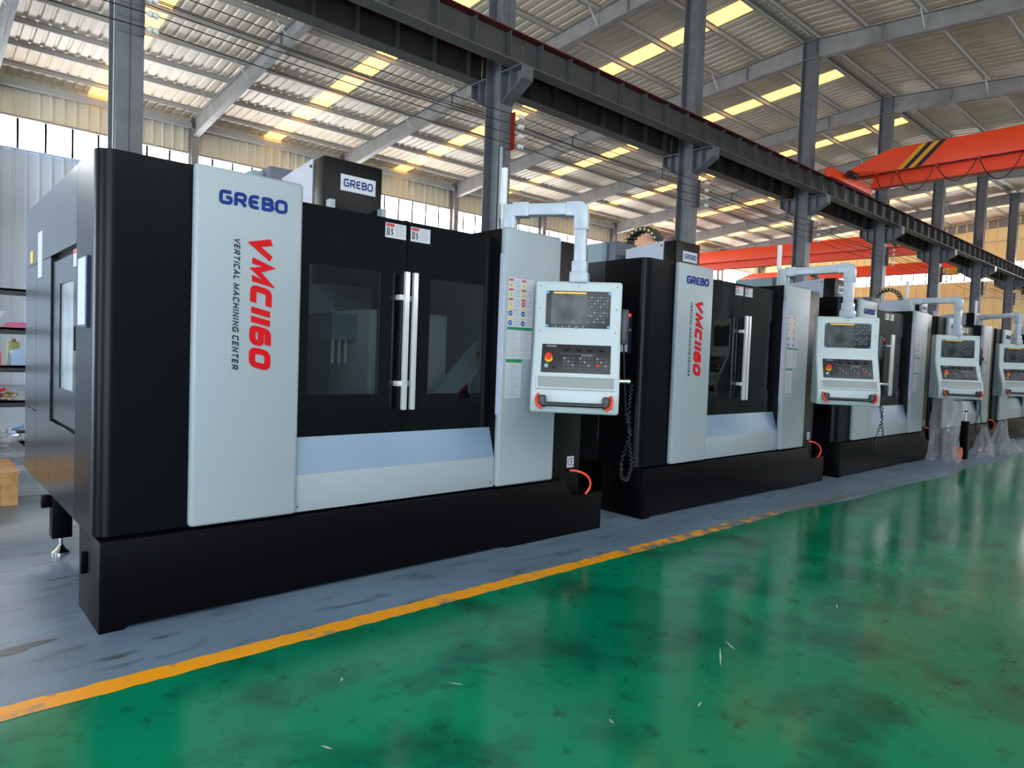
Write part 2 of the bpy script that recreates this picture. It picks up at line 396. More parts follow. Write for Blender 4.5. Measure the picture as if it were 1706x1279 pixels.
# ribbed sheet along a run: list of (u, depth)
def rib_profile(L, pitch, rib=0.05, depth=0.03, inset=0.02):
    out = [(0, 0)]; u = pitch*0.5
    while u < L - rib:
        out += [(u-rib/2-inset, 0), (u-rib/2, depth), (u+rib/2, depth), (u+rib/2+inset, 0)]; u += pitch
    out.append((L, 0)); return out
def wall_sheet(b, fn, L, z0, z1, pitch):
    pr = rib_profile(L, pitch)
    for (u0, d0), (u1, d1) in zip(pr[:-1], pr[1:]):
        b.poly([fn(u0, d0, z0), fn(u1, d1, z0), fn(u1, d1, z1), fn(u0, d0, z1)])
b = MB()
fnb = lambda u, d, z: (XA+u, YW-d, z)
wall_sheet(b, fnb, XB-XA, 0, ZW0, 0.335)
b.mi(1); wall_sheet(b, fnb, XB-XA, ZW1, zr(YW)+0.3, 0.335)
b.mi(0).box(XA, XB, YW+0.002, YW+0.12, 0, ZW0).box(XA, XB, YW+0.002, YW+0.12, ZW1, zr(YW)+0.3)
wb = b.build('wall_back', ['wall', mat('upper wall sheet', (0.66, 0.60, 0.46), 0.5)]); tag(wb, 'pale ribbed steel long wall with a high window band', kind='structure')
MB().box(XA, XB, YW-0.10, YW-0.03, ZW1, ZW1+0.06).build('window_head_rail', 'rafter', wb)
MB().box(XA, XB, YW-0.10, YW-0.03, ZW0-0.05, ZW0).build('window_sill_rail', 'wall', wb)
MB().box(XA, XB, YW-0.42, YW-0.22, zr(YW)-0.30, zr(YW)-0.10).build('eave_beam', mat('eave beam paint', (0.34, 0.34, 0.34), 0.5), wb)
# end wall, far gable
b = MB(); fne = lambda u, d, z: (XB-d, YF+u, z)
wall_sheet(b, fne, YW-YF, 0, ZE0, 0.55)
pr = rib_profile(YW-YF, 0.55)
for (u0, d0), (u1, d1) in zip(pr[:-1], pr[1:]):
    b.poly([fne(u0, d0, ZE1), fne(u1, d1, ZE1), fne(u1, d1, zr(YF+u1)+.3), fne(u0, d0, zr(YF+u0)+.3)])
b.box(XB+.002, XB+.12, YF, YW, 0, ZE0)
we = b.build('wall_end', 'cream'); tag(we, 'cream yellow ribbed gable wall at the far end', kind='structure')
for z in (6.2, 9.6): MB().box(XB-0.12, XB-0.04, YF, YW, z, z+0.08).build('wall_rail', mat('cream rail', (0.7, .62, .42), .5), we)
# walls behind the photographer; two openings cut for the added lamps
b = MB().box(XA, -12.5, YF-.1, YF, 0, ZW0).box(-3.5, XB, YF-.1, YF, 0, ZW0).box(-12.5, -3.5, YF-.1, YF, 5.1, ZW0).box(XA, XB, YF-.1, YF, ZW1, zr(YF)+.3)
tag(b.build('wall_front', 'wall'), 'pale steel aisle wall with one opening added for light', kind='structure')
b = MB().box(XA-.1, XA, YF, -2, 0, 5.1).box(XA-.1, XA, 4, 16, 0, 5.1).box(XA-.1, XA, 22, YW, 0, 5.1).box(XA-.1, XA, YF, YW, 5.1, ZW0)
b.prism([(YF, ZW0), (YW, ZW0), (YW, zr(YW)+.3), (YR, zr(YR)+.3), (YF, zr(YF)+.3)], YZ, XA-.1, XA)
tag(b.build('wall_start', 'wall'), 'pale steel gable wall with one open doorway and an opening added for light', kind='structure')
# window bands: one window per bay, panes and mullions
pw = BAY/8
pane_x = MB().box(0.02, pw-0.02, -0.01, 0.01, ZW0, ZW1).mesh('pane', ['window'])
bar_x = MB().box(-0.034, 0.034, -0.012, 0.012, ZW0, ZW1).mesh('mullion', ['mullion'])
wn = 0
for k in range(len(FX)-1):
    wn += 1; w = empty('window_%d' % wn, (FX[k], YW+0.02, 0)); tag(w, 'daylit band window of the long wall, %s bay from the near end' % ORD[k], group='long wall band windows', kind='structure')
    for i in range(8):
        link('pane', pane_x, w, (i*pw, 0, 0)); link('mullion', bar_x, w, (i*pw, -0.02, 0))
    wn += 1; w = empty('window_%d' % wn, (FX[k], YF-0.05, 0)); tag(w, 'daylit band window of the aisle wall, %s bay from the near end' % ORD[k], group='aisle wall band windows', kind='structure')
    MB().box(0.02, BAY-0.02, -.01, .01, ZW0, ZW1).build('pane', 'window', w)
EB = (YW-YF)/6; pe = EB/8
pane_y = MB().box(-0.01, 0.01, 0.02, pe-0.02, ZE0, ZE1).mesh('pane', ['window'])
bar_y = MB().box(-0.03, 0.03, -0.028, 0.028, ZE0, ZE1).mesh('mullion', ['mullion'])
for k in range(6):
    wn += 1; w = empty('window_%d' % wn, (XB+0.02, YF+EB*k, 0)); tag(w, 'daylit band window of the far gable, %s from the aisle side' % ORD[k], group='gable band windows', kind='structure')
    for i in range(8):
        link('pane', pane_y, w, (0, i*pe, 0)); link('mullion', bar_y, w, (-0.02, i*pe, 0))

# roof: ribbed sheets, skylights, purlins, rafters under one ceiling
ceil = empty('ceiling', (0, 0, 0)); tag(ceil, 'cream ribbed steel roof on grey rafters with yellow skylight strips', kind='structure')
RO = 0.14
def sheet_mesh(w, y0, y1, mt, name):
    b = MB(); pr = rib_profile(w, 0.30, 0.06, 0.035, 0.03)
    for (u0, d0), (u1, d1) in zip(pr[:-1], pr[1:]):
        b.poly([(u0, y0, zr(y0)+RO+d0), (u1, y0, zr(y0)+RO+d1), (u1, y1, zr(y1)+RO+d1), (u0, y1, zr(y1)+RO+d0)])
    b.poly([(w-.004, y0, zr(y0)+RO-.012), (w+.012, y0, zr(y0)+RO-.012), (w+.012, y1, zr(y1)+RO-.012), (w-.004, y1, zr(y1)+RO-.012)])
    return b.mesh(name, [mt])
SW = 0.66; PWD = (BAY-SW)/6
sh_back = sheet_mesh(PWD, YR, YW+.2, 'roof', 'roof_panel'); sh_front = sheet_mesh(BAY/6, YF-.2, YR, 'roof', 'roof_panel')
sky_me = sheet_mesh(SW, YR+.35, YW+.1, 'skylight', 'skylight'); cap_me = sheet_mesh(SW, YR, YR+.35, 'roof', 'roof_panel')
for k in range(len(FX)-1):
    for i in range(6):
        link('roof_panel', sh_back, ceil, (FX[k] + i*PWD + (SW if i > 2 else 0), 0, 0))
        link('roof_panel', sh_front, ceil, (FX[k] + i*BAY/6, 0, 0))
    link('skylight', sky_me, ceil, (FX[k]+3*PWD, 0, 0)); link('roof_panel', cap_me, ceil, (FX[k]+3*PWD, 0, 0))
for sgn in (1, -1):
    offs = [0.22] + [1.55+1.49*i for i in range(11)]
    for d in offs:
        y = YR + sgn*d
        MB().box(XA, XB, y-.004, y+.004, zr(y)+.005, zr(y)+RO).box(XA, XB, y-.004, y+.065, zr(y)+.005, zr(y)+.012).box(XA, XB, y-.065, y+.004, zr(y)+RO-.01, zr(y)+RO-.001).build('purlin', 'purlin', ceil)
def rafter_mesh(sgn):
    b = MB(); ys = [YR, YR+sgn*2.0, YR+sgn*9.5, YR+sgn*17.45]; dep = [0.55, 0.50, 0.42, 0.66]
    top = [(y, zr(y)) for y in ys]; bot = [(y, zr(y)-d) for y, d in zip(ys, dep)]
    for i in range(3):
        b.prism([top[i], top[i+1], bot[i+1], bot[i]], YZ, -.006, .006)
        for q, dz in ((top, -.014), (bot, .014)):
            b.prism([q[i], q[i+1], (q[i+1][0], q[i+1][1]+dz), (q[i][0], q[i][1]+dz)], YZ, -.11, .11)
    for y in (ys[1], ys[2], YR+sgn*6): b.box(-.1, .1, y-.008, y+.008, zr(y)-.44, zr(y))
    return b.mesh('rafter', ['rafter'])
rm = {1: rafter_mesh(1), -1: rafter_mesh(-1)}
br_me = MB().tube([(0, 0, 0), (0.42, 0.0, -0.44)], 0.022, 4).mesh('fly_brace', [mat('pale angle steel', (0.5, .5, .48), .5)])
for x in FX:
    for sgn in (1, -1):
        r = link('rafter', rm[sgn], ceil, (x, 0, 0))
        for d in (3.04, 6.02, 9.0, 11.98, 14.96):
            y = YR+sgn*d; o = link('fly_brace', br_me, r, (-0.44, y, zr(y)+0.06))

# ridge columns ---------------------------------------------------------------
YC = 9.57
def h_column(b, y0, y1, z1, hw=0.15):
    b.box(-hw, hw, y0, y0+.018, 0, z1).box(-hw, hw, y1-.018, y1, 0, z1).box(-.008, .008, y0, y1, 0, z1)
    return b
colm = h_column(MB(), YC-.2, YC+.2, zr(YR)-.02).mesh('shaft', ['column'])
def bracket(sgn, L):
    b = MB(); ya = YC + sgn*0.2; yb = YC + sgn*L
    b.prism([(ya, 6.48), (yb, 6.48), (yb, 6.28), (ya, 5.98)], YZ, -.008, .008)
    b.box(-.16, .16, min(ya, yb), max(ya, yb), 6.48, 6.50)
    b.prism([(ya, 5.98), (yb, 6.28), (yb, 6.265), (ya, 5.965)], YZ, -.13, .13)
    b.box(-.13, .13, min(yb, yb-sgn*.015), max(yb, yb-sgn*.015), 6.27, 6.48)
    b.box(-.13, .13, YC+sgn*.42, YC+sgn*.432, 6.1, 6.48)
    return b.mesh('bracket', ['column'])
brF, brB = bracket(-1, 0.74), bracket(1, 0.66)
ins_plate = MB().box(.125, .15, YC-.30, YC-.20, 5.20, 5.86).mesh('insulator_plate', ['redrail'])
ins_plate_g = MB().box(.125, .14, YC-.27, YC-.20, 5.20, 5.86).mesh('insulator_plate', ['column'])
ins = MB()
ins.tube([(.12, 0, 0), (.17, 0, 0), (.19, 0, 0), (.24, 0, 0), (.26, 0, 0)], .03, 10, True, [.02, .045, .028, .045, .02])
ins = ins.mesh('insulator', ['porcelain'], smooth=True)
WZ = (5.76, 5.59, 5.42, 5.24)
for k, x in enumerate(FX):
    if k < 3: continue
    c = empty('steel_column', (x, 0, 0))
    near = {3: 'tall steel column rising behind the nearest machine', 4: 'steel column with white conduit and a floodlight, behind the first white arm', 5: 'steel column rising just behind the head of the second machine'}
    tag(c, near.get(k, '%s steel ridge column along the row counted from the nearest' % ORD[k-3]), 'column', 'ridge columns carrying the crane beams', 'structure')
    link('shaft', colm, c); link('bracket', brF, c); link('bracket', brB, c)
    link('insulator_plate', ins_plate if k == 4 else ins_plate_g, c)
    for z in WZ: link('insulator', ins, c, (0, YC-.40, z))
    if k == 4:
        MB().cyl((-.10, YC-.235, 0), (-.10, YC-.235, 5.2), .028).build('conduit', 'white', c, smooth=True)
        MB().prism([(YC-.62, 4.10), (YC-.42, 4.22), (YC-.32, 3.95), (YC-.52, 3.83)], YZ, -.22, .12).box(-.1, -.02, YC-.45, YC-.2, 4.0, 4.06).build('floodlight', mat('floodlight housing', (.16, .2, .19), .4), c)
    if k == 3:
        MB().cyl((-.152, YC-.1, 0), (-.152, YC-.1, 10), .008, 6).build('cable_run', 'sticker', c)
# wall columns on the long wall
wc = h_column(MB(), YW-.42, YW-.05, zr(YW)-.1, .13).mesh('wall_column', ['rafter'])
for k, x in enumerate(FX):
    if k >= 3: link('wall_column', wc, wb, (x, 0, 0))

# crane runway beams on both bracket sides --------------------------------------
def beam_parts(y):
    d = {}
    d['web'] = MB().box(.01, BAY-.01, y-.006, y+.006, 6.515, 6.985).mesh('web', ['girder'])
    d['lower_flange'] = MB().box(.01, BAY-.01, y-.14, y+.14, 6.50, 6.516).mesh('lower_flange', [mat('girder flange', (.13, .11, .095), .5)])
    d['upper_flange'] = MB().box(.01, BAY-.01, y-.16, y+.16, 6.984, 7.0).mesh('upper_flange', [mat('dull red flange', (.17, .02, .018), .5)])
    d['rail'] = MB().box(0, BAY, y-.03, y+.03, 7.0, 7.06).box(0, BAY, y-.05, y+.05, 7.0, 7.015).mesh('rail', ['redrail'])
    d['stiffener'] = MB().box(-.005, .005, y-.13, y-.006, 6.516, 6.984).box(-.005, .005, y+.006, y+.13, 6.516, 6.984).mesh('stiffener', [mat('stiffener paint', (.085, .083, .085), .5)])
    return d
YA, YB = 8.98, 10.09
for nm, y, side in (('A', YA, 'facing the aisle'), ('B', YB, 'on the long wall side')):
    d = beam_parts(y)
    for k in range(3, len(FX)-1):
        bb = empty('crane_runway_beam', (FX[k], 0, 0))
        tag(bb, '%s span of the dark crane runway beam %s, counted from the nearest' % (ORD[k-3], side), 'crane beam', 'crane runway beams on the ridge columns')
        for q in ('web', 'lower_flange', 'upper_flange', 'rail'): link(q, d[q], bb)
        for i in range(8): link('stiffener', d['stiffener'], bb, (.37+i*.748, 0, 0))

# bare conductor wires ------------------------------------------------------------
for i, (z, y) in enumerate([(q, YC-.40) for q in WZ] + [(6.02, YC+.5), (5.92, YC+.5)]):
    pts = []
    for k in range(2, len(FX)-1):
        for j in range(8):
            t = j/8; pts.append((FX[k]+.19+BAY*t, y, z - 0.05*4*t*(1-t)))
    pts.append((FX[-1]-.1, y, z))
    o = MB().tube(pts, 0.008, 5).build('conductor_wire', 'wire')
    lab = ['topmost black wire held by the insulators in front of the columns', 'second black wire from the top on the insulators', 'third black wire from the top on the insulators', 'lowest black wire held by the insulators in front of the columns', 'upper of two black wires strung behind the columns', 'lower of two black wires strung behind the columns'][i]
    tag(o, lab, 'wire', 'wires strung along the ridge columns')

# overhead cranes -----------------------------------------------------------------
def crane(x, ya, yb, label, hoist=None, festoon=True, track=True):
    c = empty('overhead_crane', (x, 0, 0)); tag(c, label, 'crane', 'orange overhead cranes')
    s = 1 if yb > ya else -1; Lt = abs(yb-ya); Y = lambda t: ya + s*t
    # box girder with tapered ends
    prof = [(Y(.1), 7.28), (Y(.1), 7.52), (Y(1.15), 7.93), (Y(Lt-1.15), 7.93), (Y(Lt-.1), 7.52), (Y(Lt-.1), 7.28)]
    g = MB().prism(prof, YZ, -.24, .24).build('bridge_girder', 'crane', c, bevel=.012)
    if track: MB().box(-.012, .012, min(Y(.7), Y(Lt-.7)), max(Y(.7), Y(Lt-.7)), 6.92, 7.28).box(-.16, .16, min(Y(.7), Y(Lt-.7)), max(Y(.7), Y(Lt-.7)), 6.89, 6.92).prism([(Y(.7), 6.9), (Y(Lt-.7), 6.9), (Y(Lt-.7), 7.05), (Y(.7), 7.05)], lambda u, v, t: (t-(7.05-v)*.0, u, v), -.15, -.13).build('hoist_track', 'crane', c)
    for yy in (ya, yb):
        MB().box(-1.5, 1.5, yy-.12, yy+.12, 7.075, 7.34).build('end_carriage', 'crane', c, bevel=.01)
        for wx in (-1.2, 1.2): MB().cyl((wx, yy-.06, 7.13), (wx, yy+.06, 7.13), .075).build('wheel', 'dark', c)
    MB().cyl((-.62, ya+s*.28, 7.3), (-.25, ya+s*.28, 7.3), .10).cyl((-.75, ya+s*.28, 7.3), (-.62, ya+s*.28, 7.3), .07).build('drive_motor', 'dark', c, smooth=True)
    # hazard stripes on the girder face
    for i, cm in enumerate(('craney', 'ink', 'craney', 'ink')):
        t0 = 1.42 + i*.155
        MB().prism([(Y(t0), 7.29), (Y(t0+.15), 7.29), (Y(t0+.15+.62), 7.92), (Y(t0+.62), 7.92)], YZ, -.246, -.241).build('hazard_stripe', cm, g)
    if festoon:
        MB().tube([(-.30, Y(.3), 7.24), (-.30, Y(Lt-.5), 7.24)], .015, 6).build('festoon_rail', 'wire', c)
        f = 0.9; i = 0
        while f < Lt*0.9:
            d = .95 if i else .5
            pts = [(-.31, Y(f+d*j/10), 7.22 - (.62 if i % 2 else .5)*math.sin(math.pi*j/10)**.8) for j in range(11)]
            MB().tube(pts, .014, 5).build('festoon_loop', 'wire', c)
            MB().box(-.34, -.28, Y(f)-.02, Y(f)+.02, 7.2, 7.3).build('festoon_trolley', 'orange', c)
            f += d+.06; i += 1
    if hoist:
        hy = hoist
        MB().box(-.85, -.25, hy-.5, hy+.5, 7.05, 7.4).build('hoist_body', 'craney', c, bevel=.02)
        MB().cyl((-.55, hy-.5, 7.3), (-.55, hy-1.4, 7.3), .20).build('hoist_motor', 'motor', c, smooth=True)
    return c
crane(21.7, YA, -7.3, 'bright orange overhead crane with hazard stripes on the aisle side')
crane(35.0, YB, 26.2, 'nearer orange crane bridge spanning behind the second machine head', festoon=False)
crane(45.0, YB, 26.2, 'farther orange crane bridge with a yellow hoist near the columns', hoist=12.6, festoon=False, track=False)

# ================================================================== MACHINES
def thin_box(b, x0, x1, z0, z1, y, t=0.0015):   # a flat print patch on a front face
    b.box(x0, x1, y-t, y, z0, z1)
def warning_sheet():
    b = MB(); y = 0.0
    b.mi(0); thin_box(b, 0, .26, 0, .62, y, .001)
    for cx in (0.0, .132):
        for r in range(5):
            zt = .612 - r*.074
            b.mi(1 if r < 3 else 2); thin_box(b, cx+.004, cx+.05, zt-.014, zt, y, .0018)
            if r < 3 and not (cx > 0 and r == 2):
                b.mi(2); b.prism([(cx+.006, zt-.062), (cx+.048, zt-.062), (cx+.027, zt-.018)], lambda u, v, t: (u, -t, v), 0, .0018)
                b.mi(5); thin_box(b, cx+.022, cx+.032, zt-.056, zt-.038, y, .0022)
            else:
                b.mi(3 if r >= 3 else 1)
                b.prism([(cx+.027+.021*math.cos(a*math.pi/6), zt-.040+.021*math.sin(a*math.pi/6)) for a in range(12)], lambda u, v, t: (u, -t, v), 0, .0018)
                b.mi(0); thin_box(b, cx+.020, cx+.034, zt-.046, zt-.034, y, .0022)
            b.mi(5)
            for q in range(4): thin_box(b, cx+.056, cx+.118, zt-.012-q*.015, zt-.008-q*.015, y, .0018)
    b.mi(4); thin_box(b, 0, .26, .222, .246, y, .0018)
    b.mi(5)
    for cx in (.006, .136):
        for q in range(14): thin_box(b, cx, cx+.112-(q % 3)*.015, .205-q*.0145, .209-q*.0145, y, .0018)
    return b.mesh('safety_sheet', ['sticker', 'stred', 'styel', 'stblue', 'stgreen', 'stgrey'])
def spec_sheet():
    b = MB(); b.mi(0); thin_box(b, 0, .165, 0, .30, 0, .001); b.mi(1); thin_box(b, 0, .165, .275, .30, 0, .0018); b.mi(2)
    for q in range(16): thin_box(b, .008, .06, .262-q*.0162, .266-q*.0162, 0, .0018); thin_box(b, .07, .10+(q % 4)*.015, .262-q*.0162, .266-q*.0162, 0, .0018)
    b.box(.063, .066, -.0018, 0, .005, .272)
    return b.mesh('maintenance_sheet', ['sticker', 'stgreen', 'stgrey'])
def door_sticker():
    b = MB(); b.mi(0); thin_box(b, 0, .165, 0, .10, 0, .001); b.mi(1); thin_box(b, .006, .07, .075, .096, 0, .0018); b.mi(2)
    for pts in ([(.012, .068), (.02, .068), (.02, .02), (.012, .014)], [(.026, .066), (.034, .07), (.034, .02), (.02, .016), (.02, .024), (.026, .026)], [(.044, .068), (.062, .06), (.054, .05), (.062, .03), (.05, .014), (.046, .02), (.052, .032), (.044, .05), (.05, .058)]):
        b.prism(pts, lambda u, v, t: (u, -t, v), 0, .0018)
    b.mi(3)
    for q in range(6): thin_box(b, .08, .155-(q % 2)*.02, .085-q*.013, .088-q*.013, 0, .0018)
    return b.mesh('warning_sticker', ['sticker', 'stred', 'ink', 'stgrey'])
def ce_sticker():
    b = MB(); b.mi(0); thin_box(b, 0, .085, 0, .095, 0, .001); b.mi(1)
    for cx in (.038, .074):
        arc = [(cx+.026*math.cos(a), .048+.030*math.sin(a)) for a in [math.radians(70+220*i/12) for i in range(13)]]
        for q in ribbon(arc, .007): b.prism([tuple(p) for p in q], lambda u, v, t: (u, -t, v), 0, .002)
    thin_box(b, .05, .07, .044, .051, 0, .002)
    return b.mesh('ce_mark', ['sticker', 'ink'])
ME = dict(sheet=warning_sheet(), spec=spec_sheet(), dst=door_sticker(), ce=ce_sticker())
ME['logo'] = lettering('GREBO', .39, .080, .30, gap=.26, thick=.006).mesh('logo', ['blue'])
ME['logo_small'] = lettering('GREBO', .25, .062, .22, gap=.26, thick=.002).mesh('logo', ['blue'])
b = lettering('VMC1160', .80, .166, .38, shear=.22, gap=.26, thick=.006)
b.v = [(z, y, -x) for x, y, z in b.v]; ME['model'] = b.mesh('model_lettering', ['red'])
for q, (word, wd) in enumerate((('VeRTICAL', .24), ('MACHINING', .286), ('CeNTeR', .204))):
    b = lettering(word, wd, .046, .30, shear=.22, gap=.40, thick=.002)
    b.v = [(z, y, -x) for x, y, z in b.v]; ME['word%d' % q] = b.mesh('subtitle_word', ['ink'])

def coil(pts, R, turns, n=10):
    # coiled cord around a path
    P = [Vector(p) for p in pts]; seg = len(P)-1; out = []
    N = turns*n
    for i in range(N+1):
        t = i/N*seg; k = min(int(t), seg-1); f = t-k; c = P[k].lerp(P[k+1], f); d = (P[k+1]-P[k]).normalized()
        x = d.cross(Vector((0, 1, 0.05))).normalized(); y = d.cross(x); a = 2*math.pi*i/n
        out.append(c + x*R*math.cos(a) + y*R*math.sin(a))
    return out

def pendant_mesh():
    w = .33; b = MB()
    # side profile (y towards the operator is negative, z down from the top)
    prof = [(.10, 0), (-.05, 0), (-.06, -.42), (-.235, -.83), (-.225, -1.0), (.10, -1.0), (.10, -.45), (.10, -.1)]
    b.prism(prof, YZ, -w, w)
    return b.mesh('control_pendant', ['pendant'], bevel=.022, seg=3)
PEND = pendant_mesh()
def slope(u, t, lift=0.0):   # point on the sloped lower face: u across, t from 0 (crease) to 1 (lip)
    a = Vector((-.06, -.42)); c = Vector((-.235, -.83)); p = a.lerp(c, t); nrm = Vector((-.41, .175)).normalized()
    p = p + nrm*lift
    return (u, p.x, p.y)
def slab(b, u0, u1, t0, t1, h0, h1):
    q = [slope(u0, t0, h0), slope(u1, t0, h0), slope(u1, t1, h0), slope(u0, t1, h0), slope(u0, t0, h1), slope(u1, t0, h1), slope(u1, t1, h1), slope(u0, t1, h1)]
    s = len(b.v); b.v += q
    for f in ((0, 1, 2, 3), (7, 6, 5, 4), (0, 4, 5, 1), (1, 5, 6, 2), (2, 6, 7, 3), (3, 7, 4, 0)): b.f.append(tuple(s+i for i in f)); b.m.append(b.cur)
def pend_meshes():
    d = {}
    fy = lambda z: -.05 - .01*(-z)/.42     # y of the upper face
    b = MB(); b.prism([(fy(-.075)-.006, -.075), (fy(-.355)-.006, -.355), (fy(-.355)+.01, -.355), (fy(-.075)+.01, -.075)], YZ, -.245, .245); d['screen_bezel'] = (b, ['dark'], .003)
    b = MB(); b.prism([(fy(-.095)-.0075, -.095), (fy(-.33)-.0075, -.33), (fy(-.33), -.33), (fy(-.095), -.095)], YZ, -.205, .07); d['screen'] = (b, ['screen'], 0)
    b = MB(); b.prism([(fy(-.09)-.0095, -.083), (fy(-.09)-.0095, -.096), (-.05, -.096), (-.05, -.083)], YZ, -.19, .06); d['status_bar'] = (b, ['amber'], 0)
    b = MB()
    for r in range(9):
        for c in range(6):
            if r in (4,) or (r > 6 and c in (0, 5)): continue
            z = -.115-r*.023; x = .092+c*.024; b.mi((r+c) % 3 == 0); b.box(x, x+.017, fy(z)-.012, fy(z)-.004, z-.014, z)
    for c in range(11): b.mi(c % 2); b.box(-.2+c*.026, -.183+c*.026, fy(-.34)-.011, fy(-.34)-.004, -.351, -.339)
    for r in range(8): b.mi(r % 2); b.box(.074, .085, fy(-.2)-.011, fy(-.2)-.004, -.125-r*.027, -.113-r*.027)
    d['keypad'] = (b, ['key', 'keyw'], 0)
    b = MB()
    for x, z in ((-.245, -.078), (.225, -.078), (-.245, -.335), (.225, -.335), (-.02, -.342)): b.box(x, x+.022, fy(z)-.0085, fy(z)-.004, z-.02, z)
    d['tape_corner'] = (b, ['film_blue'], 0)
    b = MB(); slab(b, -.26, .26, .16, .68, -.002, .006); d['operator_panel'] = (b, ['dark'], .002)
    b = MB()
    for r in range(4):
        for blk, nx in ((-.095, 3), (.025, 3), (.15, 3)):
            for c in range(nx):
                b.mi((r*3+c) % 4 == 0); u = blk+c*.031; slab(b, u, u+.02, .40+r*.062, .44+r*.062, .006, .012)
    for c in range(14): b.mi(1); slab(b, -.12+c*.02, -.108+c*.02, .325, .335, .006, .0075)
    for c in range(4): b.mi(1); slab(b, .04+c*.022, .057+c*.022, .345, .375, .006, .009)
    b.mi(1); slab(b, -.225, -.15, .185, .215, .006, .0075)
    d['key_block'] = (b, ['key', 'keyw'], 0)
    b = MB(); slab(b, .155, .178, .52, .565, .006, .013); d['red_key'] = (b, ['estop'], 0)
    b = MB(); slab(b, -.275, .285, .765, .955, -.02, .002); d['tray'] = (b, [mat('tray shade grey', (.30, .33, .33), .5)], 0)  # flush slab; its darker grey stands in for shade inside the recess
    b = MB(); slab(b, -.29, .30, .955, .985, .0, .016); slab(b, -.29, -.275, .755, .955, .0, .010); slab(b, .285, .30, .755, .955, .0, .010); slab(b, -.29, .30, .745, .762, .0, .010); d['tray_rim'] = (b, ['pendant'], .002)
    return d
PM = {}
for nm, (bb, ms, bv) in pend_meshes().items(): PM[nm] = bb.mesh(nm, ms, bevel=bv)
def on_slope_cyl(u, t, r, h0, h1, n=14, r1=None):
    return MB().cyl(slope(u, t, h0), slope(u, t, h1), r, n, r1)

def build_pendant(parent, loc, yaw):
    p = link('control_pendant', PEND, parent, loc, yaw)
    p['label'] = 'pale grey operator console with screen and keypad'
    for nm in ('screen_bezel', 'screen', 'status_bar', 'keypad', 'tape_corner', 'operator_panel', 'key_block', 'red_key', 'tray', 'tray_rim'):
        o = link(nm, PM[nm], p)
        if nm in ('keypad', 'key_block', 'tape_corner'): o['kind'] = 'stuff'
    es = on_slope_cyl(-.205, .44, .030, .005, .022).build('emergency_collar', 'estopy', p, smooth=True)
    on_slope_cyl(-.205, .42, .020, .02, .05, r1=.026).build('emergency_button', 'estop', p, smooth=True)
    on_slope_cyl(-.22, .575, .016, .006, .022).build('push_button', 'white', p, smooth=True)
    on_slope_cyl(-.168, .575, .016, .006, .022).build('push_button', 'rubber', p, smooth=True)
    for u in (-.075, .02, .105, .195): on_slope_cyl(u, .245, .019, .006, .028, r1=.014).build('selector_knob', 'rubber', p, smooth=True)
    for x, z in ((-.29, -.04), (0, -.04), (.29, -.04), (-.29, -.21), (.29, -.21), (-.29, -.385), (.29, -.385)):
        MB().cyl((x, -.05, z), (x, -.063, z), .005, 6).build('screw', 'key', p)
    # drawer slot lip
    # handle bar below the lip
    h = MB().tube([(-.235, -.285, -.93), (.235, -.285, -.93)], .017, 10)
    hb = h.build('handle_bar', 'dark', p, smooth=True)
    for s in (-1, 1):
        MB().box(s*.235-.028, s*.235+.028, -.30, -.215, -.955, -.865).build('handle_mount', 'dark', p, bevel=.014)
        pts = [(s*(.262+.006), -.245, -.862), (s*.276, -.285, -.89), (s*.270, -.308, -.935), (s*.232, -.312, -.962)]
        MB().tube(pts, .012, 8).build('handle_end', 'orange', p, smooth=True)
    # hand wheel unit hung on the side
    MB().box(.335, .385, -.03, .05, -.47, -.20).build('handwheel_unit', 'dark', p, bevel=.01)
    MB().cyl((.385, .0, -.245), (.405, .0, -.245), .018).build('stop_button', 'orange', p, smooth=True)
    MB().cyl((.385, .0, -.36), (.41, .0, -.36), .026).build('hand_wheel', 'rubber', p, smooth=True)
    MB().cyl((.32, .0, -.75), (.42, .0, -.75), .018).build('cord_plug', 'chrome', p, smooth=True)
    path = [(.36, .01, -.47), (.375, .02, -.7), (.40, .03, -1.0), (.44, .04, -1.15), (.38, .04, -1.38), (.385, .03, -1.5), (.43, .02, -1.52), (.46, .02, -1.40), (.43, .02, -1.2), (.42, .01, -.95), (.43, .0, -.76)]
    MB().tube([path[0], path[1], path[2]], .006, 5).build('cord', 'rubber', p)
    MB().tube(coil(path[2:], .012, 46, 6), .005, 4).build('coiled_cord', 'rubber', p)
    return p

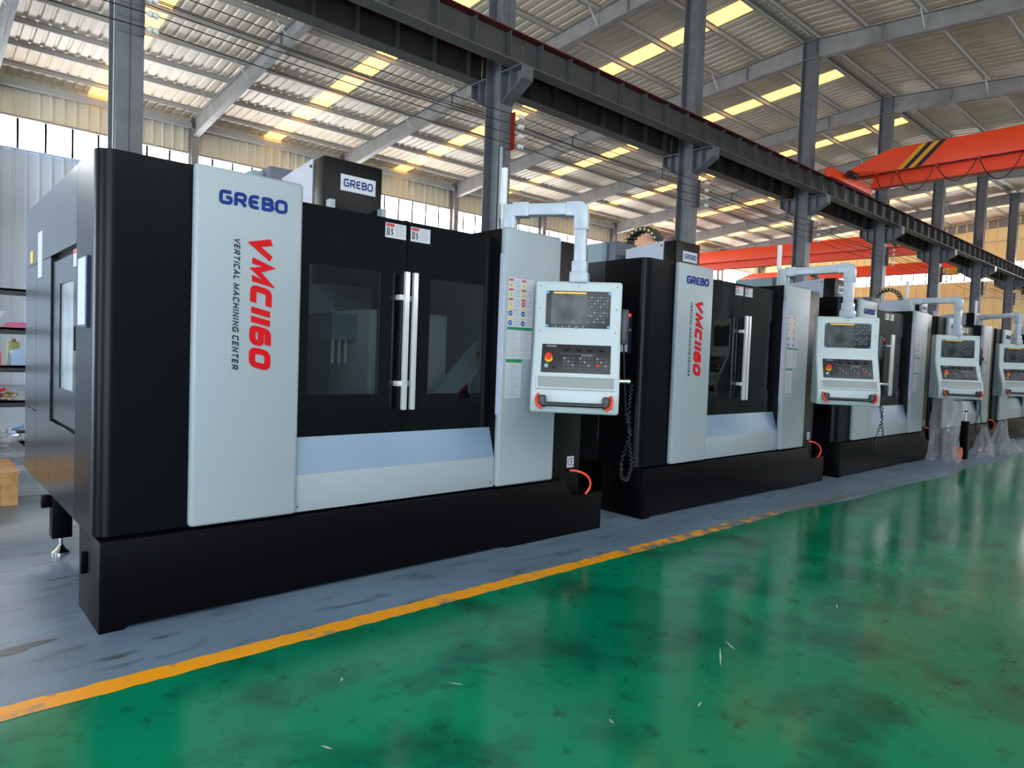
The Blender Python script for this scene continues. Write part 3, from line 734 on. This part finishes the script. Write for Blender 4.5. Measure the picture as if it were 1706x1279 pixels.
def build_machine(x, y, label, pend_loc, pend_yaw, chain=False):
    m = empty('machining_center', (x, y, 0)); tag(m, label, 'milling machine', 'black and white machining centers in a row')
    P = lambda b, n, ms, par=m, **k: b.build(n, ms, par, **k)
    BW = 3.9
    # base
    b = MB(); b.prism([(0, 0), (.12, 0), (.13, .02), (2.75, .02), (2.78, 0), (BW, 0), (BW, .33), (3.52, .33), (3.40, .475), (0, .475)], XZ, 0.0, .52)
    P(b, 'base', 'basek', bevel=.004)
    P(MB().box(.55, 3.35, .52, 2.45, 0.06, .55).box(.7, 1.1, .6, 2.3, 0, .06).box(2.8, 3.2, .6, 2.3, 0, .06), 'machine_bed', 'basek', bevel=.01)
    P(MB().box(-.03, .0, .30, .34, .24, .36), 'base_lug', 'basek', bevel=.004)
    lg = P(MB().box(.03, .15, 1.64, 1.76, .12, .50).box(-.03, .03, 1.66, 1.72, .34, .42), 'support_leg', 'basek', bevel=.004)
    P(MB().cyl((.09, 1.70, .03), (.09, 1.70, .14), .014).tube([(.09, 1.70, 0), (.09, 1.70, .012), (.09, 1.70, .035), (.09, 1.70, .06)], .05, 16, True, [.055, .055, .03, .016]), 'levelling_foot', 'chrome', lg, smooth=True)
    # left cabinet: rounded front corner, side sheets around the access door
    r = .09; arc = [(-.02 + r - r*math.cos(a), .06 + r - r*math.sin(a)) for a in [math.radians(9*i) for i in range(11)]]
    P(MB().prism([(-.02, .565)] + arc + [(1.05, .06), (1.05, .565)], XY, .485, 2.48), 'corner_post', 'black', smooth=True)
    P(MB().box(.02, 1.05, .57, 2.58, .49, 2.47), 'cabinet_core', 'black')
    for (ya, yb, za, zb) in ((.568, 2.6, 2.043, 2.48), (.568, 1.43, .485, .968), (1.433, 2.043, .485, 2.04), (2.048, 2.6, .98, 2.04), (2.048, 2.6, .485, .974)):
        P(MB().box(-.02, .021, ya, yb, za, zb), 'side_sheet', 'black_side', bevel=.002, seg=1)
    ad = P(MB().box(-.008, .021, .60, 1.41, .985, 1.20).box(-.008, .021, .60, 1.41, 1.85, 2.0).box(-.008, .021, .60, .72, 1.2, 1.85).box(-.008, .021, 1.17, 1.41, 1.2, 1.85), 'access_door', 'black_side')
    P(MB().box(.002, .008, .72, 1.17, 1.2, 1.85), 'access_window', mat('pale window film', (.42, .48, .50), .2, var=(3, (.30, .34, .36), .4, .6)), ad)
    P(MB().box(-.022, -.008, .61, .63, 1.44, 1.58), 'door_latch', 'rubber', ad)
    P(MB().box(-.012, -.006, .60, .71, 1.92, 2.02), 'warning_label', 'sticker', ad); 
    P(MB().box(-.0135, -.011, .60, .71, 1.995, 2.02), 'warning_band', 'stred', ad)
    P(MB().box(-.024, -.0195, 1.79, 1.97, 1.93, 2.25), 'side_label', 'sticker'); P(MB().box(-.024, -.0195, 2.22, 2.34, 2.06, 2.15), 'side_label', 'styel')
    dp = P(MB().box(-.034, -.0195, .205, .43, 1.57, 1.945), 'document_pocket', mat('navy pocket', (.012, .016, .06), .4)); P(MB().box(-.036, -.033, .235, .43, 1.585, 1.94), 'paper', 'paper', dp)
    # white front panel with lettering
    wp = P(MB().box(.43, 1.047, 0, .062, .49, 2.485), 'front_panel', 'white', bevel=.022, seg=3)
    link('logo', ME['logo'], wp, (.555, 0, 2.284)); link('model_lettering', ME['model'], wp, (.716, 0, 2.156)); [link('subtitle_word', ME['word%d' % q], wp, (.636, 0, zz)) for q, zz in enumerate((2.112, 1.860, 1.566))]
    # sliding doors
    yd = .12
    for (xa, xb, wa, wb_, hx) in ((1.045, 1.862, 1.15, 1.66, 1.825), (1.868, 2.665, 2.07, 2.56, 1.893)):
        d = P(MB().box(xa, wa, yd, yd+.035, .945, 2.405).box(wb_, xb, yd, yd+.035, .945, 2.405).box(wa, wb_, yd, yd+.035, .945, 1.21).box(wa, wb_, yd, yd+.035, 2.035, 2.405), 'sliding_door', 'gloss')
        P(MB().box(wa, wb_, yd+.008, yd+.014, 1.21, 2.035), 'door_window', 'glass', d)
        P(MB().box(hx-.019, hx+.019, yd-.085, yd-.055, 1.105, 2.05), 'handle_bar', 'steel', d, bevel=.006)
        for z in (1.285, 1.875): P(MB().box(hx-.045 if hx < 1.86 else hx-.014, hx+.014, yd-.058, yd, z-.018, z+.018), 'handle_standoff', 'steel', d, bevel=.003)
        link('warning_sticker', ME['dst'], d, (1.685 if hx < 1.86 else 1.888, yd, 2.275))
    # sill
    P(MB().prism([(.115, .945), (.045, .715), (.075, .71), (.15, .945)], YZ, 1.047, 2.66), 'sloped_sill', 'sill')
    lp = P(MB().box(1.047, 2.66, .04, .10, .49, .722), 'lower_panel', 'white', bevel=.004)
    for xx in (1.07, 2.63): P(MB().cyl((xx, .042, .525), (xx, .036, .525), .006, 8), 'screw', 'key', lp)
    # right cabinet
    P(MB().box(2.66, 3.66, .062, 2.58, .335, 2.475), 'control_cabinet', 'black', bevel=.008)
    rp = P(MB().box(2.662, 3.275, 0, .062, .49, 2.483), 'front_panel', 'white', bevel=.022, seg=3)
    P(MB().box(2.658, 2.664, .018, .05, 1.05, 2.28), 'light_strip', 'lav', rp)
    link('safety_sheet', ME['sheet'], rp, (2.708, 0, 1.482)); link('maintenance_sheet', ME['spec'], rp, (2.706, 0, 1.178))
    link('ce_mark', ME['ce'], m, (3.50, .061, .565))
    hs = [(3.53, .05, .54), (3.66, -.02, .335)]
    P(MB().tube([tuple(Vector(hs[0])*(1-t)**3 + (Vector(hs[0])+Vector((.14, -.08, .0)))*3*t*(1-t)**2 + (Vector(hs[1])+Vector((.09, -.05, .10)))*3*t*t*(1-t) + Vector(hs[1])*t**3) for t in [i/12 for i in range(13)]], .011, 8), 'air_hose', 'orange', smooth=True)
    # work area behind the doors
    P(MB().box(1.05, 2.66, 1.95, 1.99, .5, 2.3), 'rear_guard', 'innerd'); P(MB().box(1.05, 2.66, .16, 1.95, .50, .54), 'chip_tray', 'innerd')
    P(MB().box(1.87, 2.60, .62, 1.25, 1.0, 1.815), 'spindle_head', 'inner', bevel=.015)
    P(MB().cyl((2.2, .95, 1.0), (2.2, .95, .87), .09, 16, .07), 'spindle_nose', 'steel', smooth=True)
    P(MB().box(1.2, 2.5, .75, 1.35, .70, .80).box(1.4, 2.3, .8, 1.3, .54, .7), 'work_table', 'teal', bevel=.006)
    P(MB().prism([(2.24, 1.20), (2.34, 1.10), (2.655, 1.36), (2.655, 1.60)], XZ, .28, .33), 'chip_guard', 'teal')
    P(MB().box(1.1, 1.50, 1.2, 1.24, 1.80, 1.84), 'coolant_pipe', 'white', bevel=.006)
    for q in range(3): P(MB().cyl((1.70+q*.055, .86, 1.60), (1.70+q*.055, .86, 1.40), .012, 8), 'coolant_nozzle', 'porcelain', smooth=True)
    P(MB().box(1.66, 1.868, .80, 1.2, 1.58, 1.78), 'nozzle_block', 'teal')
    # head housing above the doors
    P(MB().box(1.60, 2.10, .87, 1.05, 2.0, 2.95), 'head_cover', 'black', bevel=.014)
    np_ = P(MB().box(1.735, 2.035, .864, .872, 2.715, 2.838), 'nameplate', 'sticker'); link('logo', ME['logo_small'], np_, (1.76, .863, 2.745))
    hsd = P(MB().prism([(1.05, 2.45), (1.05, 2.955), (1.62, 2.90), (1.62, 2.5)], YZ, 1.595, 2.105), 'head_side_plate', 'silver')
    for z in (2.52, 2.90): P(MB().cyl((1.585, 1.08, z), (1.60, 1.08, z), .012, 8), 'bolt', 'dark', hsd)
    P(MB().box(1.45, 2.25, 1.9, 2.55, .5, 3.0), 'machine_column', 'teal', bevel=.02); P(MB().box(1.55, 1.98, 1.75, 2.2, 2.6, 3.02), 'counterweight_box', mat('slate box', (.10, .11, .15), .5), bevel=.01)
    P(MB().box(1.62, 1.66, .80, .87, 2.38, 2.62), 'lifting_lug', 'white'); P(MB().box(2.06, 2.1, .80, .87, 2.36, 2.62), 'lifting_lug', 'white')
    P(MB().box(2.2, 2.66, .9, 1.9, 2.40, 2.52).cyl((2.4, 1.0, 2.52), (2.4, 1.0, 2.60), .05), 'magazine_cover', 'black', bevel=.01)
    if chain:
        n = 13; cc = Vector((1.85, 1.55, 2.92)); Rr = .26
        for i in range(n):
            a = math.pi*(i/(n-1)); c = cc + Vector((0, -Rr*math.cos(a), Rr*math.sin(a)))
            P(MB().box(c.x-.07, c.x+.07, c.y-.035, c.y+.035, c.z-.03, c.z+.03), 'cable_chain_link', 'rubber', bevel=.008)
            P(MB().cyl((c.x-.078, c.y, c.z), (c.x-.07, c.y, c.z), .014, 8), 'chain_pin', 'styel')
    # signal lamp and console arm
    px, py = 2.82, .14
    P(MB().cyl((px-.02, py+.06, 2.70), (px-.02, py+.06, 2.98), .026, 14).cyl((px-.02, py+.06, 2.47), (px-.02, py+.06, 2.70), .018, 12), 'signal_lamp', mat('lamp tube', (.75, .75, .78), .25), smooth=True)
    ex, ey = pend_loc[0], pend_loc[1]; d = Vector((ex-px, ey-py, 0)); Lg = d.length; ang = math.atan2(d.y, d.x); h = .046; zc = 2.645
    a = MB()
    a.box(-.055, .055, -.055, .055, 2.47-zc, .045)
    P(a, 'arm_post', 'tube', loc=(px, py, zc), rotz=ang, bevel=.02)
    P(MB().box(.03, .16, -.055, .055, -.055, .055), 'arm_collar', 'tube', loc=(px, py, zc), rotz=ang, bevel=.008)
    P(MB().box(.12, Lg-.09, -h, h, -h, h), 'console_arm', 'tube', loc=(px, py, zc), rotz=ang, bevel=.012)
    e = MB(); cor = [(Lg-.12, .054), (Lg-.02, .054)] + [(Lg-.02+.075*math.sin(t), -.021+.075*math.cos(t)) for t in [math.radians(10*i) for i in range(1, 10)]] + [(Lg+.055, -.16), (Lg-.053, -.16), (Lg-.053, -.054), (Lg-.12, -.054)]
    P(e.prism(cor, lambda u, v, t: (u, t, v), -.054, .054), 'arm_elbow', 'tube', loc=(px, py, zc), rotz=ang, bevel=.008)
    zt = 2.09
    P(MB().box(Lg-h, Lg+h, -h, h, zt+.04-zc, -.15), 'drop_pipe', 'tube', loc=(px, py, zc), rotz=ang, bevel=.012)
    P(MB().box(Lg-.058, Lg+.058, -.058, .058, zt+.06-zc, zt+.16-zc).box(Lg-.07, Lg+.07, -.07, .07, zt-.01-zc, zt+.075-zc), 'pipe_flange', 'tube', loc=(px, py, zc), rotz=ang, bevel=.012)
    build_pendant(m, (ex, ey, zt), pend_yaw)
    return m
R = math.radians
# yaw: 0 faces -Y; the face normal azimuth A means yaw = A - 270 degrees
MY = 3.93
build_machine(0.76, MY, 'nearest and largest black and white machining center with whole side in view', (3.14, -.33), R(222-270))
build_machine(5.24, MY-.02, 'second machining center from the nearest, coiled cord and cable chain loop on top', (2.82, -.64), R(216-270), True)
build_machine(9.58, MY-.04, 'third machining center from the nearest, behind the second pale console', (2.84, -.54), R(222-270), True)
build_machine(13.56, MY-.03, 'fourth machining center from the nearest, clear film lying at its base', (2.40, -.60), R(222-270), True)
build_machine(17.5, MY, 'farthest machining center, cut off at the edge of the view', (2.9, -.4), R(222-270))

# ================================================================== SMALL THINGS
def film_heap(name, loc, w, d, h, label, seed, top=None):
    rnd = random.Random(seed); nx, nz = 26, 22; b = MB(); P = []
    for j in range(nz+1):
        t = j/nz
        for i in range(nx+1):
            a = 2*math.pi*i/nx
            prof = 1.0 - 0.72*t**0.8 if top is None else 1.0 - (1-top)*t
            if t < .12: prof *= 1.18 - t
            fold = 1 + .22*math.sin(a*5+seed+2.2*t) + .12*math.sin(a*9-seed*2+5*t) + rnd.uniform(-.06, .06)
            P.append((loc[0]+w*.5*prof*fold*math.cos(a) + .05*math.sin(6*t+seed), loc[1]+d*.5*prof*fold*math.sin(a), loc[2]+max(0.004, h*t + .03*math.sin(4*a+3*t)*t)))
    for j in range(nz):
        for i in range(nx):
            k = j*(nx+1)+i; b.poly([P[k], P[k+1], P[k+nx+2], P[k+nx+1]])
    o = b.build(name, 'film'); tag(o, label, 'plastic film'); return o
film_heap('plastic_wrap', (13.15, 3.62, 0), .46, .34, 1.08, 'tall sheet of clear plastic film hanging to the floor under the third console', 3, top=1.1)
film_heap('plastic_wrap', (14.75, 3.45, 0), .50, .34, .55, 'low crumpled heap of clear plastic film beyond the black post', 5)
film_heap('plastic_wrap', (15.75, 3.40, 0), .60, .40, .62, 'crumpled clear plastic film standing against the fourth machine base', 8)
film_heap('plastic_wrap', (16.72, 3.45, 0), .50, .36, .22, 'flat trailing end of clear plastic film at the edge of view', 11)
pt = empty('levelling_post', (13.86, 3.52, 0)); tag(pt, 'black square post with a threaded rod standing by the orange tape', 'post')
MB().box(-.055, .055, -.055, .055, .0, .66).build('post_tube', 'basek', pt, bevel=.004); MB().cyl((0, 0, .66), (0, 0, .83), .012, 8).build('threaded_rod', 'steel', pt); MB().cyl((0, 0, .82), (0, 0, .845), .03, 6).build('nut', 'dark', pt)
tp = empty('tape_roll', (13.62, 3.55, 0)); tag(tp, 'small orange roll lying beside the black post', 'tape roll')
MB().cyl((0, -.05, .11), (0, .05, .11), .11, 20).build('roll', mat('orange tape', (.75, .14, .05), .45), tp, smooth=True); MB().cyl((0, -.055, .11), (0, .055, .11), .045, 16).build('core', 'card', tp)

# storage rack behind the nearest machine -------------------------------------------
RX0, RX1, RY0, RY1 = -1.2, 2.0, 11.3, 11.85
rk = empty('storage_rack', (0, 0, 0)); tag(rk, 'dark steel shelving rack against the pale wall behind the nearest machine', 'rack')
for x in (RX0, RX1-.05):
    for y in (RY0, RY1-.05): MB().box(x, x+.05, y, y+.05, 0, 2.25).build('upright', 'rack', rk)
SZ = (.10, .66, 1.13, 1.64, 2.16)
for z in SZ:
    MB().box(RX0, RX1, RY0, RY1, z-.03, z).box(RX0, RX1, RY0, RY0+.03, z-.09, z).build('shelf', 'rack', rk)
def crate(name, x0, x1, y0, y1, z, h, mt, label, cat, lid=None):
    o = empty(name, ((x0+x1)/2, (y0+y1)/2, z)); w, d = (x1-x0)/2, (y1-y0)/2; t = .012
    tag(o, label, cat)
    MB().box(-w, w, -d, d, 0, t).box(-w, -w+t, -d, d, t, h).box(w-t, w, -d, d, t, h).box(-w+t, w-t, -d, -d+t, t, h).box(-w+t, w-t, d-t, d, t, h).build('shell', mt, o)
    MB().box(-w*.4, w*.4, -d-.006, -d, h*.5, h*.7).build('label_holder', lid or 'sticker', o)
    return o
crate('storage_bin', 0.55, 1.02, 11.35, 11.6, SZ[2]+.002, .17, 'orange', 'bright orange bin on the middle rack shelf', 'bin')
o = MB().prism([(1.12, SZ[2]), (1.9, SZ[2]), (1.9, SZ[2]+.10), (1.30, SZ[2]+.26), (1.14, SZ[2]+.20)], XZ, 11.36, 11.6).build('parts_case', 'bluebox', bevel=.01); tag(o, 'pale blue flat case leaning on the middle rack shelf', 'case')
o = MB().box(1.12, 1.25, 11.62, 11.76, SZ[2], SZ[2]+.32).cyl((1.185, 11.69, SZ[2]+.32), (1.185, 11.69, SZ[2]+.36), .03).build('oil_can', mat('olive can', (.28, .27, .08), .4), bevel=.008); tag(o, 'olive oil can behind the pale blue case', 'can')
o = MB().prism([(.62, SZ[3]), (.95, SZ[3]), (1.08, SZ[3]+.22), (.95, SZ[3]+.22), (.70, SZ[3]+.18)], XZ, 11.36, 11.6).build('binder', 'sticker', bevel=.006); tag(o, 'white ring binder tipped over on the upper rack shelf', 'binder')
o = MB().prism([(1.02, SZ[3]), (1.62, SZ[3]), (1.62, SZ[3]+.10), (1.10, SZ[3]+.07)], XZ, 11.34, 11.62).build('folder', 'pink', bevel=.004); tag(o, 'pink folder lying open on the upper rack shelf', 'folder')
def pile(name, x, y, z, n, spread, mts, label, cat, seed):
    rnd = random.Random(seed); b = MB()
    for i in range(n):
        r = spread*math.sqrt(rnd.random()); a = rnd.uniform(0, 6.28); hh = rnd.uniform(.0, .16)*(1-r/spread*.7)
        p = Vector((r*math.cos(a), r*.45*math.sin(a), hh+.03)); d = Vector((rnd.uniform(-1, 1), rnd.uniform(-1, 1), rnd.uniform(-.3, .3))).normalized()*rnd.uniform(.03, .08)
        b.mi(i % len(mts)).cyl(p-d, p+d, rnd.uniform(.015, .03), 8)
    tag(b.build(name, mts, loc=(x, y, z)), label, cat, kind='stuff')
pile('fittings_pile', .85, 11.55, SZ[1], 40, .36, ['card', 'porcelain', 'stred', 'dark'], 'heap of small brown and white fittings on the lower rack shelf', 'fittings', 4)
pile('fittings_pile', 1.3, 11.55, SZ[0]+.02, 30, .45, ['steel', 'dark', 'bluebox'], 'dark heap of metal fittings on the bottom rack shelf', 'fittings', 9)
# timber crate and film on the floor at the near edge
cr = empty('wooden_crate', (0.10, 7.9, 0)); tag(cr, 'raw pine crate on the floor behind the nearest machine', 'crate')
for i in range(7): MB().box(-1.4+i*.305, -1.4+i*.305+.285, -.42, .42, .28, .30).build('plank', 'wood', cr)
for y in (-.42, -.05, .32): MB().box(-1.4, .70, y, y+.10, .18, .28).build('bearer', 'wood', cr)
for x in (-1.4, -.5, .58):
    for y in (-.42, -.05, .32): MB().box(x, x+.12, y, y+.10, 0, .18).build('block', 'wood', cr)
film_heap('plastic_wrap', (.75, 10.2, 0), 1.1, .5, .42, 'crumpled clear film on the floor before the rack', 21)
